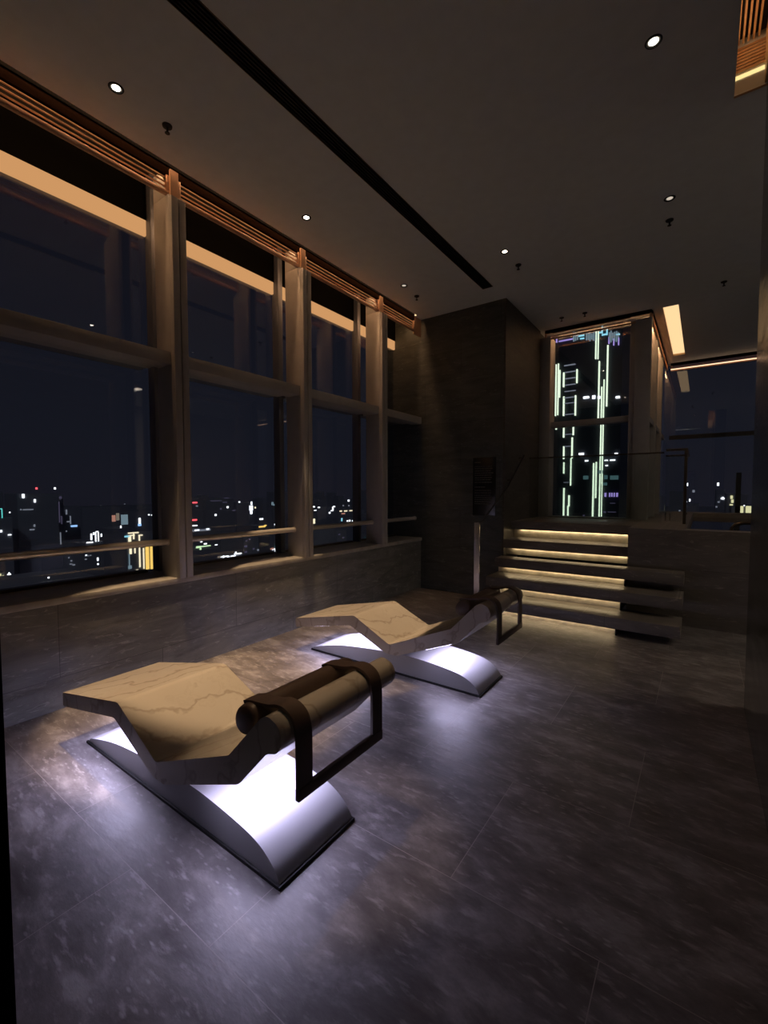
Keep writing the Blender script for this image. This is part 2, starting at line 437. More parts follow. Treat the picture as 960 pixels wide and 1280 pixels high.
S(boxes('trim_6', [((-3.575, 0.71, H + 0.001), (-3.567, 5.775, H + 0.10)), ((-3.575, 0.71, H + 0.10), (-3.532, 5.775, H + 0.11)), ((-3.533, 0.71, H + 0.001), (-3.5315, 5.775, H + 0.10))], 'lining'))
t = thing('grille_fill', (-3.544, 3.24, H + 0.07), 'added hidden amber fill line washing the grilles along the window wall', 'light')  # unseen line added to brighten the grille fronts
boxes('light_line', [((-0.010, -2.5, 0.0), (0.010, 2.5, 0.012))], 'fill_edge', t)
boxes('channel', [((-0.011, -2.51, 0.012), (0.011, 2.51, 0.026))], 'black', t)

# grab rails in front of the glass
rl = ['beige metal rail across the nearest window, running to the left edge', 'beige metal rail across the second window, above the city roofs',
      'beige metal rail across the third window, behind the farther lounger', 'short beige rail at the corner window beside the stone pier']
for i, (a, b) in enumerate([(0.68, 1.99), (2.11, 3.425), (3.545, 4.86), (4.98, 5.978)]):
    t = thing('window_rail', (-3.68, (a + b) / 2, 1.075), rl[i], 'rail', 'rails across the tall windows')
    L = (b - a) / 2
    bm = bmesh.new(); tube(bm, [(0, -L, 0), (0, -L * 0.5, 0), (0, L * .5, 0), (0, L, 0)], 0.027, 18)
    link('rail_tube', bm, 'rail', t, smooth=40)
    for s in (-1, 1):
        bm = bmesh.new(); tube(bm, [(0, s * L, 0), (0, s * (L - 0.008), 0)], 0.034, 18)
        link('end_flange', bm, 'rail', t, smooth=40)

# ------------------------------------------------------------------ ceiling fittings
def downlight(loc, label, lit=True, cone=39, power=60, blend=0.22, aim=None):
    t = thing('downlight', loc, label, 'downlight', 'recessed ceiling downlights')
    bm = bmesh.new(); lathe(bm, [(0.030, 0.010), (0.031, -0.001), (0.036, -0.005), (0.043, -0.005), (0.046, 0.0)], 28)
    link('trim_ring', bm, 'black', t, smooth=50)
    bm = bmesh.new(); lathe(bm, [(0.0, -0.0025), (0.020, -0.002), (0.030, 0.002)], 24)
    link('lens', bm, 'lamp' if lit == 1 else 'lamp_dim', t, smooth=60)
    if power:
        l = bpy.data.lights.new('downlight_beam', 'SPOT')
        l.energy = power; l.color = (1.0, 0.66, 0.37); l.spot_size = math.radians(cone); l.spot_blend = blend; l.shadow_soft_size = 0.022
        o = bpy.data.objects.new('downlight_beam', l); C.objects.link(o); o.parent = t; o.location = (0, 0, -0.012)
        if aim:
            o.rotation_euler = aim
    return t
downlight((-3.165, 1.442, H), 'lit round downlight nearest the window grille, top left of the photo', 1, 30, 560, 0.3, aim=(math.radians(5), math.radians(-5), 0))
downlight((-3.153, 3.137, H), 'lit round downlight over the farther lounger, right of the second grille', 1, 31, 470, 0.10, aim=(0, math.radians(-4.5), 0))
downlight((-3.164, 4.867, H), 'unlit dark round downlight in front of the stone pier, near the corner grille', 0, power=0)
downlight((-1.830, 4.834, H), 'lit small round downlight right of the long ceiling slot end', 1, 50, 9, 0.5)
downlight((-0.302, 3.128, H), 'lit round downlight at upper right, left of the glowing ceiling recess', 1, 55, 7, 0.5)
downlight((-0.310, 4.835, H), 'dim round downlight at right, above a sprinkler head', 0, power=0)
downlight((-1.830, 1.442, H), 'round downlight above the nearer lounger, just out of the top of the photo', 1, 17, 110, 0.6, aim=(0, math.radians(-7.5), 0))

def sprinkler(loc, label):
    t = thing('sprinkler_head', loc, label, 'sprinkler', 'ceiling sprinkler heads')
    bm = bmesh.new(); lathe(bm, [(0, 0.0), (0.034, 0.0), (0.032, -0.010), (0.016, -0.016), (0.0, -0.016)], 22)
    link('rose', bm, 'black', t, smooth=45)
    bm = bmesh.new(); lathe(bm, [(0.0, -0.016), (0.008, -0.016), (0.007, -0.044), (0.017, -0.050), (0.017, -0.054), (0, -0.056)], 16)
    link('nozzle', bm, 'black', t, smooth=45)
sprinkler((-3.186, 1.793, H), 'black sprinkler head beside the nearest lit downlight')
sprinkler((-3.190, 5.221, H), 'black sprinkler head just in front of the stone pier by the corner grille')
sprinkler((-0.330, 5.212, H), 'black sprinkler head behind the dim downlight at right')
sprinkler((-1.805, 5.202, H), 'faint sprinkler head right of the end of the ceiling slot')
sprinkler((-1.803, 7.137, H), 'small sprinkler head above the left end of the tower window grille')
sprinkler((-1.479, 7.147, H), 'small sprinkler head above the middle of the tower window grille')
sprinkler((0.147, 7.115, H), 'small dark sprinkler head at far right, right of the glowing coffer')

t = thing('air_slot', (-2.32, 2.325, H), 'long dark linear air slot running along the ceiling', 'vent')
boxes('slot_frame', [((-0.07, -3.225, -0.003), (-0.064, 3.225, 0.018)), ((0.064, -3.225, -0.003), (0.07, 3.225, 0.018)), ((-0.07, 3.218, -0.003), (0.07, 3.225, 0.018))], 'bronze', t)
boxes('slot_blades', [((-0.058 + k * 0.0232, -3.215, 0.004), (-0.052 + k * 0.0232, 3.215, 0.018)) for k in range(6)], 'pocket', t)

# warm slatted recess where the ceiling meets the right wall
t = thing('ceiling_recess', (0.185, 1.33, H), 'glowing wooden slatted light recess at the upper right corner', 'light')
boxes('end_lining', [((-0.085, 2.53, -0.002), (0.085, 2.55, 0.085))], 'wood', t)
bm = bmesh.new()
for k in range(8):
    z = 0.135 + k * 0.020
    box(bm, (-0.085, 2.525 - 0.004, z), (0.085, 2.55, z + 0.012))
box(bm, (-0.085, 2.538, 0.12), (0.085, 2.55, 0.36))
link('end_slats', bm, 'wood', t)
boxes('light_strip', [((-0.084, 2.526, 0.094), (0.084, 2.545, 0.118))], 'led_band', t)
bm = bmesh.new()
for k in range(5):
    x = -0.078 + k * 0.026
    box(bm, (x, -2.5, 0.29), (x + 0.010, 2.50, 0.33))
link('top_slats', bm, 'wood', t)
boxes('wall_lining', [((0.068, -2.5, 0.0), (0.084, 2.52, 0.33))], 'wood', t)
boxes('back_board', [((-0.085, -2.53, 0.345), (0.085, 2.55, 0.36))], 'black', t)
boxes('side_light', [((-0.0845, -2.5, 0.20), (-0.078, 2.45, 0.225))], 'led_recess', t)

# coffer over the far bay, line light and panel over the hidden lounge, line light behind the viewer
t = thing('ceiling_coffer', (-0.44, 9.0, H), 'glowing amber ceiling panel running away above the far bay', 'light')
boxes('light_panel', [((-0.10, -1.40, 0.03), (0.10, 1.40, 0.045))], 'led_coffer', t)
boxes('edge_frame', [((-0.10, -1.40, -0.002), (-0.094, 1.40, 0.03)), ((0.094, -1.40, -0.002), (0.10, 1.40, 0.03)), ((-0.10, 1.392, -0.002), (0.10, 1.40, 0.03))], 'wood', t)
t = thing('ceiling_panel_light', (4.06, 4.71, H), 'pale ceiling light panel seen reflected in the nearest window', 'light')
boxes('light_panel', [((-0.94, -1.11, 0.03), (0.94, 1.11, 0.045))], 'led_panel', t)
t = thing('ceiling_line_light', (2.71, 4.61, H), 'thin bright ceiling line seen reflected in the nearest window', 'light', 'ceiling line lights')
boxes('light_line', [((-0.05, -1.01, 0.01), (0.05, 1.01, 0.03))], 'led_line', t)
t = thing('ceiling_line_light', (-0.66, -1.02, H), 'thin bright line seen reflected in the far window', 'light', 'ceiling line lights')
boxes('light_line', [((-0.5, -0.035, 0.01), (0.5, 0.035, 0.03))], 'led_line', t)

# ------------------------------------------------------------------ loungers
def smooth_curve(pts, n=5):
    out = []
    for i in range(len(pts) - 1):
        p0 = pts[max(i - 1, 0)]; p1 = pts[i]; p2 = pts[i + 1]; p3 = pts[min(i + 2, len(pts) - 1)]
        for k in range(n):
            t = k / n
            out.append(tuple(0.5 * ((2 * p1[j]) + (-p0[j] + p2[j]) * t + (2 * p0[j] - 5 * p1[j] + 4 * p2[j] - p3[j]) * t * t + (-p0[j] + 3 * p1[j] - 3 * p2[j] + p3[j]) * t ** 3) for j in (0, 1)))
    out.append(pts[-1])
    return out

LX = -2.10    # lounger origin x
def make_lounger(loc, label):
    t = thing('stone_lounger', loc, label, 'lounger', 'pair of heated marble loungers')
    W = 0.29
    top = [(-3.09, 0.297), (-2.375, 0.438), (-2.01, 0.258), (-1.455, 0.487), (-1.262, 0.690)]
    nose = [(-1.225, 0.712), (-1.165, 0.690), (-1.148, 0.635), (-1.175, 0.590)]
    bot = [(-1.232, 0.570), (-1.395, 0.395), (-1.94, 0.180), (-2.04, 0.180), (-2.42, 0.345), (-3.09, 0.213)]
    pts = [(x - LX, z) for x, z in top + nose + bot]
    rad = [0.006, 0.07, 0.05, 0.05, 0.06, 0.05, 0.05, 0.05, 0.05, 0.05, 0.10, 0.06, 0.05, 0.06, 0.008]
    prof = fillet(pts, rad, 6)
    bm = bmesh.new()
    caps = extrude_y(bm, prof, -W, W)
    edges = list({e for f in caps for e in f.edges})
    bmesh.ops.bevel(bm, geom=edges, offset=0.006, segments=3, affect='EDGES', profile=0.5)
    for v in bm.verts:                       # the slab widens a little towards the head
        if v.co.y > 0:
            v.co.y += 0.115 * max(0.0, min(1.0, (v.co.x + 0.95) / 1.9))
    link('slab', bm, 'marble', t, smooth=28)
    arc = smooth_curve([(-2.945, 0.014), (-2.90, 0.040), (-2.64, 0.104), (-2.38, 0.139), (-2.10, 0.160), (-1.83, 0.168), (-1.64, 0.158), (-1.47, 0.139), (-1.37, 0.113), (-1.300, 0.070), (-1.268, 0.030), (-1.262, 0.014)])
    bm = bmesh.new()
    extrude_y(bm, [(x - LX, z) for x, z in arc], -0.213, 0.213)
    bmesh.ops.bevel(bm, geom=[e for e in bm.edges if abs(e.verts[0].co.y - e.verts[1].co.y) < 1e-6 and (e.verts[0].co.z > 0.016 or e.verts[1].co.z > 0.016)], offset=0.004, segments=2, affect='EDGES')
    link('base', bm, 'base', t, smooth=35)
    boxes('plinth', [((-2.955 - LX, -0.222, 0.0), (-1.252 - LX, 0.222, 0.0135))], 'black', t)
    boxes('support', [((-2.035 - LX, -0.19, 0.150), (-1.945 - LX, 0.19, 0.190))], 'base', t, bevel=0.003)
    # light strips let into the underside either side of the support
    for (xa, za), (xb, zb) in (((-2.86, 0.258), (-2.48, 0.333)), ((-2.40, 0.335), (-2.28, 0.2825)), ((-1.68, 0.2825), (-1.46, 0.3690))):
        bm = bmesh.new()
        extrude_y(bm, [(xa - LX, za - 0.004), (xb - LX, zb - 0.004), (xb - LX, zb + 0.004), (xa - LX, za + 0.004)], -0.272, 0.272)
        link('light_strip', bm, 'led_cool', t)
    return t

def make_headrest(loc, label):
    """leather bolster on the backrest, strapped over the rounded head end to a hanging frame"""
    t = thing('strapped_headrest', loc, label, 'headrest', 'leather bolsters on the loungers')
    bm = bmesh.new()
    cx, cz, r = -1.390 - LX, 0.634, 0.061
    yy = [-0.265, -0.260, -0.248, -0.22, 0.29, 0.318, 0.330, 0.335]
    rr = [0.80, 0.91, 0.97, 1.0, 1.0, 0.97, 0.91, 0.80]
    rings = []
    for y, k in zip(yy, rr):
        ring = []
        for a in range(28):
            th = 2 * PI * a / 28
            u = r * k * math.cos(th) * 1.18; v = r * k * math.sin(th) * 0.92
            ring.append(bm.verts.new((cx + (u + v * -1) * 0.7071, y, cz + (u + v) * 0.7071)))
        rings.append(ring)
    for q in range(len(rings) - 1):
        for k in range(28):
            bm.faces.new((rings[q][k], rings[q][(k + 1) % 28], rings[q + 1][(k + 1) % 28], rings[q + 1][k]))
    bm.faces.new(rings[0]); bm.faces.new(rings[-1][::-1])
    link('bolster', bm, 'leather', t, smooth=50)
    path = [(-1.425, 0.686), (-1.385, 0.697), (-1.34, 0.702), (-1.285, 0.709), (-1.235, 0.722), (-1.19, 0.718), (-1.152, 0.692), (-1.137, 0.645), (-1.134, 0.60), (-1.134, 0.43)]
    path = smooth_curve(path, 4)
    for y0, y1 in ((-0.239, -0.166), (0.196, 0.266)):
        bm = bmesh.new()
        A = []
        for i, (x, z) in enumerate(path):
            a = Vector(path[max(i - 1, 0)]); b = Vector(path[min(i + 1, len(path) - 1)])
            tn = (b - a).normalized(); nn = Vector((-tn.y, tn.x)) * 0.006
            A.append(((x - LX + nn.x, z + nn.y), (x - LX - nn.x, z - nn.y)))
        rings = [[bm.verts.new((p[0][0], y0, p[0][1])), bm.verts.new((p[0][0], y1, p[0][1])), bm.verts.new((p[1][0], y1, p[1][1])), bm.verts.new((p[1][0], y0, p[1][1]))] for p in A]
        for q in range(len(rings) - 1):
            for k in range(4):
                bm.faces.new((rings[q][k], rings[q][(k + 1) % 4], rings[q + 1][(k + 1) % 4], rings[q + 1][k]))
        bm.faces.new(rings[0][::-1]); bm.faces.new(rings[-1])
        link('strap', bm, 'leather', t, smooth=40)
    boxes('weight_bar', [((-1.144 - LX, -0.239, 0.405), (-1.124 - LX, 0.266, 0.450))], 'leather', t, bevel=0.004)
    return t

L1 = make_lounger((LX, 1.295, 0), 'cream marble lounger on a glowing white base, the nearer of the pair')
L2 = rep(L1, (LX - 0.025, 3.20, 0), 'cream marble lounger on a glowing white base, the farther one by the stairs')
H1 = make_headrest((LX, 1.295, 0), 'dark brown leather bolster with hanging strap frame on the nearer lounger')
H2 = rep(H1, (LX - 0.01, 3.20, 0.015), 'dark brown leather bolster with hanging strap frame on the farther lounger')

# ------------------------------------------------------------------ stairs and landing
st = thing('staircase', (-1.2, 5.06, 0), 'dark stone stairs with warm light under each step, right of the stone pier', 'stairs')
def R_(lst): return [((a[0] + 1.2, a[1] - 5.06, a[2]), (b[0] + 1.2, b[1] - 5.06, b[2])) for a, b in lst]
T = [(5.06, 0.195), (5.36, 0.410), (5.66, 0.612), (5.96, 0.832), (6.26, 1.070)]
for i, (y, z) in enumerate(T):
    xr = -0.14 if i < 3 else -0.705
    back = T[i + 1][0] + 0.13 if i < 4 else 7.55
    if i < 3: 
        back = min(back, 5.895 if False else back)
    th = 0.118
    lst = [((-2.234, y, z - th), (-0.705, back, z))]
    if i < 3:
        lst = [((-2.234, y, z - th), (xr, min(back, 5.899), z))]
    tr = boxes('tread', R_(lst), 'tread', st, bevel=0.004)
    zl = T[i - 1][1] if i else 0.0
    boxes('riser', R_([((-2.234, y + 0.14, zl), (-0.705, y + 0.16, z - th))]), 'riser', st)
    led = boxes('light_strip', R_([((-2.14, y + 0.118, z - th - 0.008), (-0.71, y + 0.136, z - th + 0.001))]), 'led_step', tr)
for i, (y, z) in enumerate(T[:3]):
    zl = T[i - 1][1] if i else 0.0
    boxes('leak_stop', R_([((-0.705, y + 0.05, zl), (-0.69, min(y + 0.4, 5.899), z - 0.119))]), 'black', st)  # added panel that stops step light leaking to the right

S(boxes('floor_landing_block', [((-0.70, 5.90, 0.0), (-0.14, 10.95, 1.066)), ((-0.14, 5.90, 0.0), (6.0, 6.15, 1.066)), ((-0.14, 10.6, 0.0), (6.0, 10.95, 1.066)), ((-0.14, 6.15, 0.0), (6.0, 10.6, 0.85))], 'tread'))
S(boxes('floor_landing_under', [((-2.234, 6.55, 0.0), (-0.70, 7.55, 0.95))], 'black'))
tag(boxes('pool_water', [((-0.14, 6.15, 0.851), (5.99, 10.6, 0.985))], 'water'), 'dark still pool water beyond the top of the stairs', 'pool', kind='stuff')
t = thing('pool_spout', (0.30, 6.9, 0.985), 'dark curved pool spout standing at the water edge', 'tap')
bm = bmesh.new(); tube(bm, [(0, 0, 0), (0, 0, 0.06), (0.03, 0.0, 0.10), (0.12, 0, 0.125), (0.26, 0, 0.12), (0.34, 0, 0.09)], 0.02, 12); link('spout', bm, 'bronze', t, smooth=50)
bm = bmesh.new(); lathe(bm, [(0, 0), (0.05, 0), (0.05, 0.012), (0.025, 0.02), (0, 0.02)], 20); link('flange', bm, 'bronze', t, smooth=40)

# handrail beside the stairs
t = thing('stair_handrail', (-2.33, 5.30, 0), 'polished steel blade post with handrail at the foot of the stairs', 'handrail')
bm = bmesh.new(); box(bm, (-0.036, -0.012, 0.0), (0.036, 0.012, 1.10))
bmesh.ops.bevel(bm, geom=bm.edges[:], offset=0.004, segments=2, affect='EDGES'); link('post', bm, 'steel', t, smooth=35)
bm = bmesh.new(); tube(bm, [(0, 0, 1.09), (0.04, 0.08, 1.12), (0.145, 0.68, 1.56), (0.145, 1.35, 2.03)], 0.011, 10); link('rail', bm, 'black', t, smooth=50)
boxes('foot_plate', [((-0.06, -0.05, 0), (0.06, 0.05, 0.010))], 'steel', t, bevel=0.002)
for yy, zz in ((0.80, 1.655), (1.28, 1.99)):
    boxes('bracket', [((0.085, yy - 0.015, zz - 0.012), (0.145, yy + 0.015, zz + 0.006))], 'bronze', t)
    
# notice board on the pier
t = thing('notice_board', (-2.525, 5.98, 1.565), 'dark notice board with faint lines of text on the stone pier', 'sign')
boxes('board', [((-0.170, -0.016, -0.41), (0.170, 0.0, 0.41))], 'sign_board', t, bevel=0.003)
random.seed(3)
def text_line(z, x1, h=0.008, run=None):
    bm = bmesh.new()
    x = -0.14
    while x < x1:
        w_ = run or random.uniform(0.012, 0.04)
        box(bm, (x, -0.0175, z), (min(x + w_, 0.14), -0.0155, z + h)); x += w_ + 0.006
    link('text_line', bm, 'sign_ink', t)
text_line(0.335, -0.06, 0.014, 0.012)
text_line(-0.015, 0.01, 0.013, 0.012)
for z in (0.28, 0.25, 0.215, 0.185, 0.155, 0.12, 0.09, 0.055, -0.06, -0.095, -0.13, -0.16, -0.19, -0.22, -0.25):
    text_line(z, 0.10)

# ------------------------------------------------------------------ tower window (far wall) and far bay
w = thing('window_7', (-1.5, 7.6, 1.07), None, None, kind='structure')
def Rw(lst): return [((a[0] + 1.5, a[1] - 7.6, a[2] - 1.07), (b[0] + 1.5, b[1] - 7.6, b[2] - 1.07)) for a, b in lst]
boxes('glass_pane', Rw([((-2.2, 7.80, 1.07), (-0.7, 7.812, 4.26))]), 'glass', w)
boxes('jamb', Rw([((-2.235, 7.55, 1.07), (-2.07, 7.84, 4.0)), ]), 'mull', w, bevel=0.003)
boxes('corner_column', Rw([((-0.93, 7.56, 1.07), (-0.70, 7.84, 4.0)), ((-0.86, 7.53, 1.07), (-0.655, 7.60, 4.0))]), 'mull', w, bevel=0.004)
boxes('transom', Rw([((-2.07, 7.62, 2.545), (-0.93, 7.78, 2.63))]), 'mull', w, bevel=0.004)
boxes('sill', Rw([((-2.07, 7.55, 1.02), (-0.93, 7.84, 1.085))]), 'tread', w)
boxes('pocket_lip', Rw([((-2.06, 7.60, 4.06), (-0.94, 7.62, 4.27))]), 'pocket', w)
boxes('light_strip', Rw([((-2.05, 7.63, 4.088), (-0.95, 7.66, 4.105))]), 'led_cove', w)
t = louvre('louvre_grille', 1.50, 'bronze slatted grille over the tower window at the top of the stairs', 'bronze grilles beyond the pier')
t.matrix_world = Matrix.Translation((-2.165, 7.55, 3.955)) @ Matrix.Diagonal((1, 1, 0.7, 1))
S(plate('trim_5', (-2.26, 7.58, -0.655, 7.9), [], 4.28, 4.40, 'pocket'))

w = thing('window_8', (-0.70, 9.25, 1.07), None, None, kind='structure')
def Rw(lst): return [((a[0] + 0.70, a[1] - 9.25, a[2] - 1.07), (b[0] + 0.70, b[1] - 9.25, b[2] - 1.07)) for a, b in lst]
boxes('glass_pane', Rw([((-0.86, 7.85, 1.07), (-0.848, 10.95, 4.11))]), 'glass', w)
for ya in (8.62, 9.75):
    boxes('mullion', Rw([((-0.84, ya - 0.055, 1.07), (-0.655, ya + 0.055, 4.10))]), 'mull', w, bevel=0.003)
boxes('transom', Rw([((-0.84, 7.84, 2.55), (-0.68, 8.56, 2.63)), ((-0.84, 8.68, 2.55), (-0.68, 9.69, 2.63)), ((-0.84, 9.81, 2.55), (-0.68, 10.93, 2.63))]), 'mull', w)
boxes('light_strip', Rw([((-0.76, 7.90, 4.085), (-0.74, 10.85, 4.10))]), 'led_cove', w)
t = louvre('louvre_grille', 3.30, 'bronze slatted grille running away along the side of the far bay', 'bronze grilles beyond the pier')
t.matrix_world = Matrix.Translation((-0.65, 7.60, 3.955)) @ Matrix.Rotation(PI / 2, 4, 'Z') @ Matrix.Diagonal((1, 1, 0.7, 1))

w = thing('window_9', (2.6, 11.0, 1.07), None, None, kind='structure')
def Rw(lst): return [((a[0] - 2.6, a[1] - 11.0, a[2] - 1.07), (b[0] - 2.6, b[1] - 11.0, b[2] - 1.07)) for a, b in lst]
boxes('glass_pane', Rw([((-0.7, 11.0, 1.066), (6.0, 11.012, 4.11))]), 'glass', w)
boxes('transom', Rw([((-0.60, 11.02, 2.56), (6.0, 11.10, 2.64))]), 'bronze', w)
boxes('mullion', Rw([((0.52, 11.02, 1.07), (0.60, 11.12, 1.85))]), 'black', w)
boxes('light_strip', Rw([((-0.6, 10.945, 3.972), (6.0, 10.958, 3.990))]), 'glow_far', w)  # glowing line painted in for the lit lower bar of the grille
t = louvre('louvre_grille', 6.6, 'long bronze slatted grille above the farthest window at right', 'bronze grilles beyond the pier')
t.matrix_world = Matrix.Translation((-0.60, 10.96, 3.945)) @ Matrix.Diagonal((1, 1, 0.75, 1))
S(boxes('wall_outer_base', [((-0.9, 10.95, -0.3), (6.2, 11.2, 1.066)), ((-0.9, 7.84, -0.3), (-0.70, 10.95, 1.066)), ((-2.26, 7.552, -0.3), (-0.70, 7.9, 1.02))], 'plaster'))

# glass guard at the top of the stairs
t = thing('glass_guard', (-1.2, 7.05, 1.0705), 'frameless glass guard with thin rail in front of the tower window', 'balustrade')
boxes('glass_panel', [((-1.02, -0.006, 0.0), (0.76, 0.006, 0.93))], 'guard_glass', t)
boxes('top_rail', [((-1.03, -0.015, 0.93), (0.77, 0.015, 0.95))], 'bronze', t)
t = thing('guard_gate', (-0.30, 7.0, 1.066), 'dark metal framed glass gate with double top rail by the far bay', 'gate')
boxes('frame', [((-0.11, -0.02, 0.955), (0.13, 0.02, 0.985)), ((-0.11, -0.02, 0.885), (0.13, 0.02, 0.905)), ((0.095, -0.02, 0.0), (0.13, 0.02, 0.955)), ((0.095, 0.02, 0.955), (0.13, 1.2, 0.985))], 'bronze', t, bevel=0.002)
boxes('glass_panel', [((-0.11, -0.004, 0.03), (0.095, 0.004, 0.885)), ((0.108, 0.02, 0.03), (0.116, 1.2, 0.955))], 'guard_glass', t)
boxes('handle', [((-0.10, -0.035, 0.04), (-0.088, -0.015, 0.16)), ((-0.052, -0.035, 0.04), (-0.040, -0.015, 0.14))], 'steel', t, bevel=0.003)

# ------------------------------------------------------------------ the city outside
GZ = -170.0
S(boxes('ground', [((-6000, -3000, GZ - 4), (3000, 6000, GZ))], 'ground'))

def building(name, label, x0, x1, top, D, lights=(), ax='X', depth=30, mat='facade', group='city buildings outside'):
    """dark tower block whose lit face stands at distance D; lights = (part, [(px, py, w, h), ...], material)"""
    s = -1 if ax == 'X' else 1
    a = bearing(x0, top, ax, s * D); b = bearing(x1, top, ax, s * D)
    zt = max(a.z, b.z) if ax == 'Y' else (a.z + b.z) / 2
    if ax == 'X':
        lo, hi = sorted((a.y, b.y)); base = (-D - depth / 2, (lo + hi) / 2, GZ)
        t = thing(name, base, label, 'building', group)
        boxes('tower_body', [((-depth / 2, lo - base[1], 0), (depth / 2, hi - base[1], zt - GZ))], mat, t)
    else:
        lo, hi = sorted((a.x, b.x)); base = ((lo + hi) / 2, D + depth / 2, GZ)
        t = thing(name, base, label, 'building', group)
        boxes('tower_body', [((lo - base[0], -depth / 2, 0), (hi - base[0], depth / 2, zt - GZ))], mat, t)
    for part, rects, m in lights:
        for (px, py, w_, h_) in rects:
            p = bearing(px - w_ / 2, py, ax, s * D); q = bearing(px + w_ / 2, py, ax, s * D)
            p2 = bearing(px, py - h_ / 2, ax, s * D); q2 = bearing(px, py + h_ / 2, ax, s * D)
            z0, z1 = sorted((p2.z, q2.z))
            k = 0.4
            if ax == 'X':
                y0, y1 = sorted((p.y, q.y))
                bx = [((depth / 2, y0 - base[1], z0 - GZ), (depth / 2 + k, y1 - base[1], z1 - GZ))]
            else:
                u0, u1 = sorted((p.x, q.x))
                bx = [((u0 - base[0], -depth / 2 - k, z0 - GZ), (u1 - base[0], -depth / 2, z1 - GZ))]
            boxes(part, bx, m, t)
    return t

building('office_tower', 'dark tower with a red and a white beacon on its roof, through nearest window', 21, 72, 617, 420,
         [('beacon', [(45.5, 610.5, 2.6, 2.6)], 'c_red'), ('beacon', [(68.5, 610.5, 2.4, 2.6)], 'c_white'),
          ('lit_window', [(29, 620, 3, 5), (43.5, 626, 2, 4)], 'c_white'), ('lit_window', [(35, 637, 13, 1.2), (26, 637, 1.6, 1.6), (40, 662, 6, 1.5), (43, 657, 2, 3)], 'c_dimw')])
building('office_tower', 'slim tower with violet stripes of light beside the tower with beacons', 71, 79, 618, 430,
         [('facade_light', [(75.5, 622, 3, 3), (74, 640, 1.2, 26), (71.5, 645, 1.2, 18), (77, 650, 1.2, 10)], 'c_violet'), ('facade_light', [(75.7, 673, 1.2, 15)], 'c_dimw')])
building('office_tower', 'tower with small scattered windows right of the violet striped tower', 80, 100, 633, 470,
         [('lit_window', [(83, 640, 1.6, 6), (88, 650, 1.2, 10), (86, 652, 5, 1.3), (83, 664, 1.4, 1.4)], 'c_dimw'), ('sign', [(92.5, 657.5, 8, 2)], 'c_blue')])
building('office_tower', 'block with a teal lit roof corner at the left edge of the photo', -14, 15, 647, 400,
         [('roof_light', [(0, 636, 5, 1.2), (2.4, 642, 1.2, 11)], 'c_teal'), ('lit_window', [(12, 640.5, 1.6, 1.6), (1, 664, 3, 2.5), (12, 668.5, 4, 1.2)], 'c_white')])
building('office_block', 'low block under a crown of white curved roof lights', 100, 130, 678, 330,
         [('roof_light', [(121.3, 664.5, 3.0, 1.3), (119.4, 671, 1.3, 12), (122.8, 671, 1.3, 11), (114, 671, 2, 8), (117, 667, 1.6, 3), (112, 678, 8, 1.3), (126.5, 669, 1.4, 4)], 'c_white')])
building('office_block', 'block with one salmon and one pale blue screen on its roof', 134, 166, 660, 520,
         [('screen', [(155.5, 649.5, 8.5, 12.5)], 'c_pale'), ('screen', [(142, 648, 4.5, 8), ], 'c_salmon'), ('screen', [(147, 646, 4, 9)], 'c_dimwarm'), ('lit_window', [(151, 658.5, 1.6, 3), (146, 663, 2.5, 1.6)], 'c_white')])
building('office_tower', 'tower carrying one bright white and blue sign left of the first mullion', 168, 182, 640, 560,
         [('sign', [(174.5, 651, 2.4, 7)], 'c_white'), ('sign', [(174.5, 656, 4, 3)], 'c_blue'), ('lit_window', [(186, 643.5, 2, 1.6), (190, 643.8, 2, 1.4)], 'c_white')])
building('gold_lit_tower', 'tower with tall golden columns of light above and below the window rail', 158, 200, 664, 260,
         [('gold_column', [(184, 697, 4.0, 29), (189, 697, 3.0, 29)], 'c_gold'), ('gold_column', [(174.5, 696, 1.4, 26), (179.5, 698, 1.2, 26), (194.5, 695, 1.4, 26)], 'c_warm'),
          ('outline_light', [(166.5, 666, 13, 1.3), (175.5, 669, 5, 1.2), (167, 670.5, 1.4, 7), (174, 673, 1.4, 7), (162, 675, 3.4, 12), (163, 688, 2.6, 9), (168.5, 688, 1.3, 7), (165, 669.2, 6, 1.2)], 'c_warm'),
          ('outline_light', [(161.5, 700, 1.0, 16), (162.3, 709, 4, 4)], 'c_pale'), ('street_glow', [(171.5, 714.5, 2.5, 5), (176, 718, 5, 1.8)], 'c_warm'), ('sign', [(159, 670.5, 7, 2)], 'c_cyan')])
building('office_block', 'low block with rows of small white windows below the rail of the nearest window', 78, 102, 690, 260,
         [('lit_window', [(89, 701, 2, 1.3), (92, 706, 3, 1.3), (89, 714, 3, 1.8), (86, 697, 1.6, 1.2), (88.5, 705, 3, 1), (107, 695, 2, 1.4), (110, 694.6, 1.6, 1.4), (113, 694.2, 1.6, 1.3), (107, 699, 2.4, 1.4)], 'c_dimw'),
          ('lit_window', [(107.5, 694, 1.8, 1.4), (122, 699, 1.8, 4), (122.3, 705, 1.6, 2), (122, 722.5, 2, 3)], 'c_white')])
building('office_block', 'low block with warm white light columns at the left edge above the sill', -10, 5.5, 716, 252,
         [('light_column', [(0.8, 728, 1.6, 22), (4.2, 729, 1.2, 20)], 'c_yellow'), ('lamp', [(11.2, 718, 4.5, 1.6), (11.2, 718, 1.6, 5)], 'c_white')])
building('office_block', 'long low dark roof with a few lamps just above the nearest sill', 6, 118, 726, 210,
         [('lamp', [(60.5, 722, 2, 1.6), (67.5, 733.5, 5, 1.4), (87, 729, 3, 1), (97, 728.4, 3, 1), (102, 728, 2.6, 1.6)], 'c_white')], mat='facade_grey')
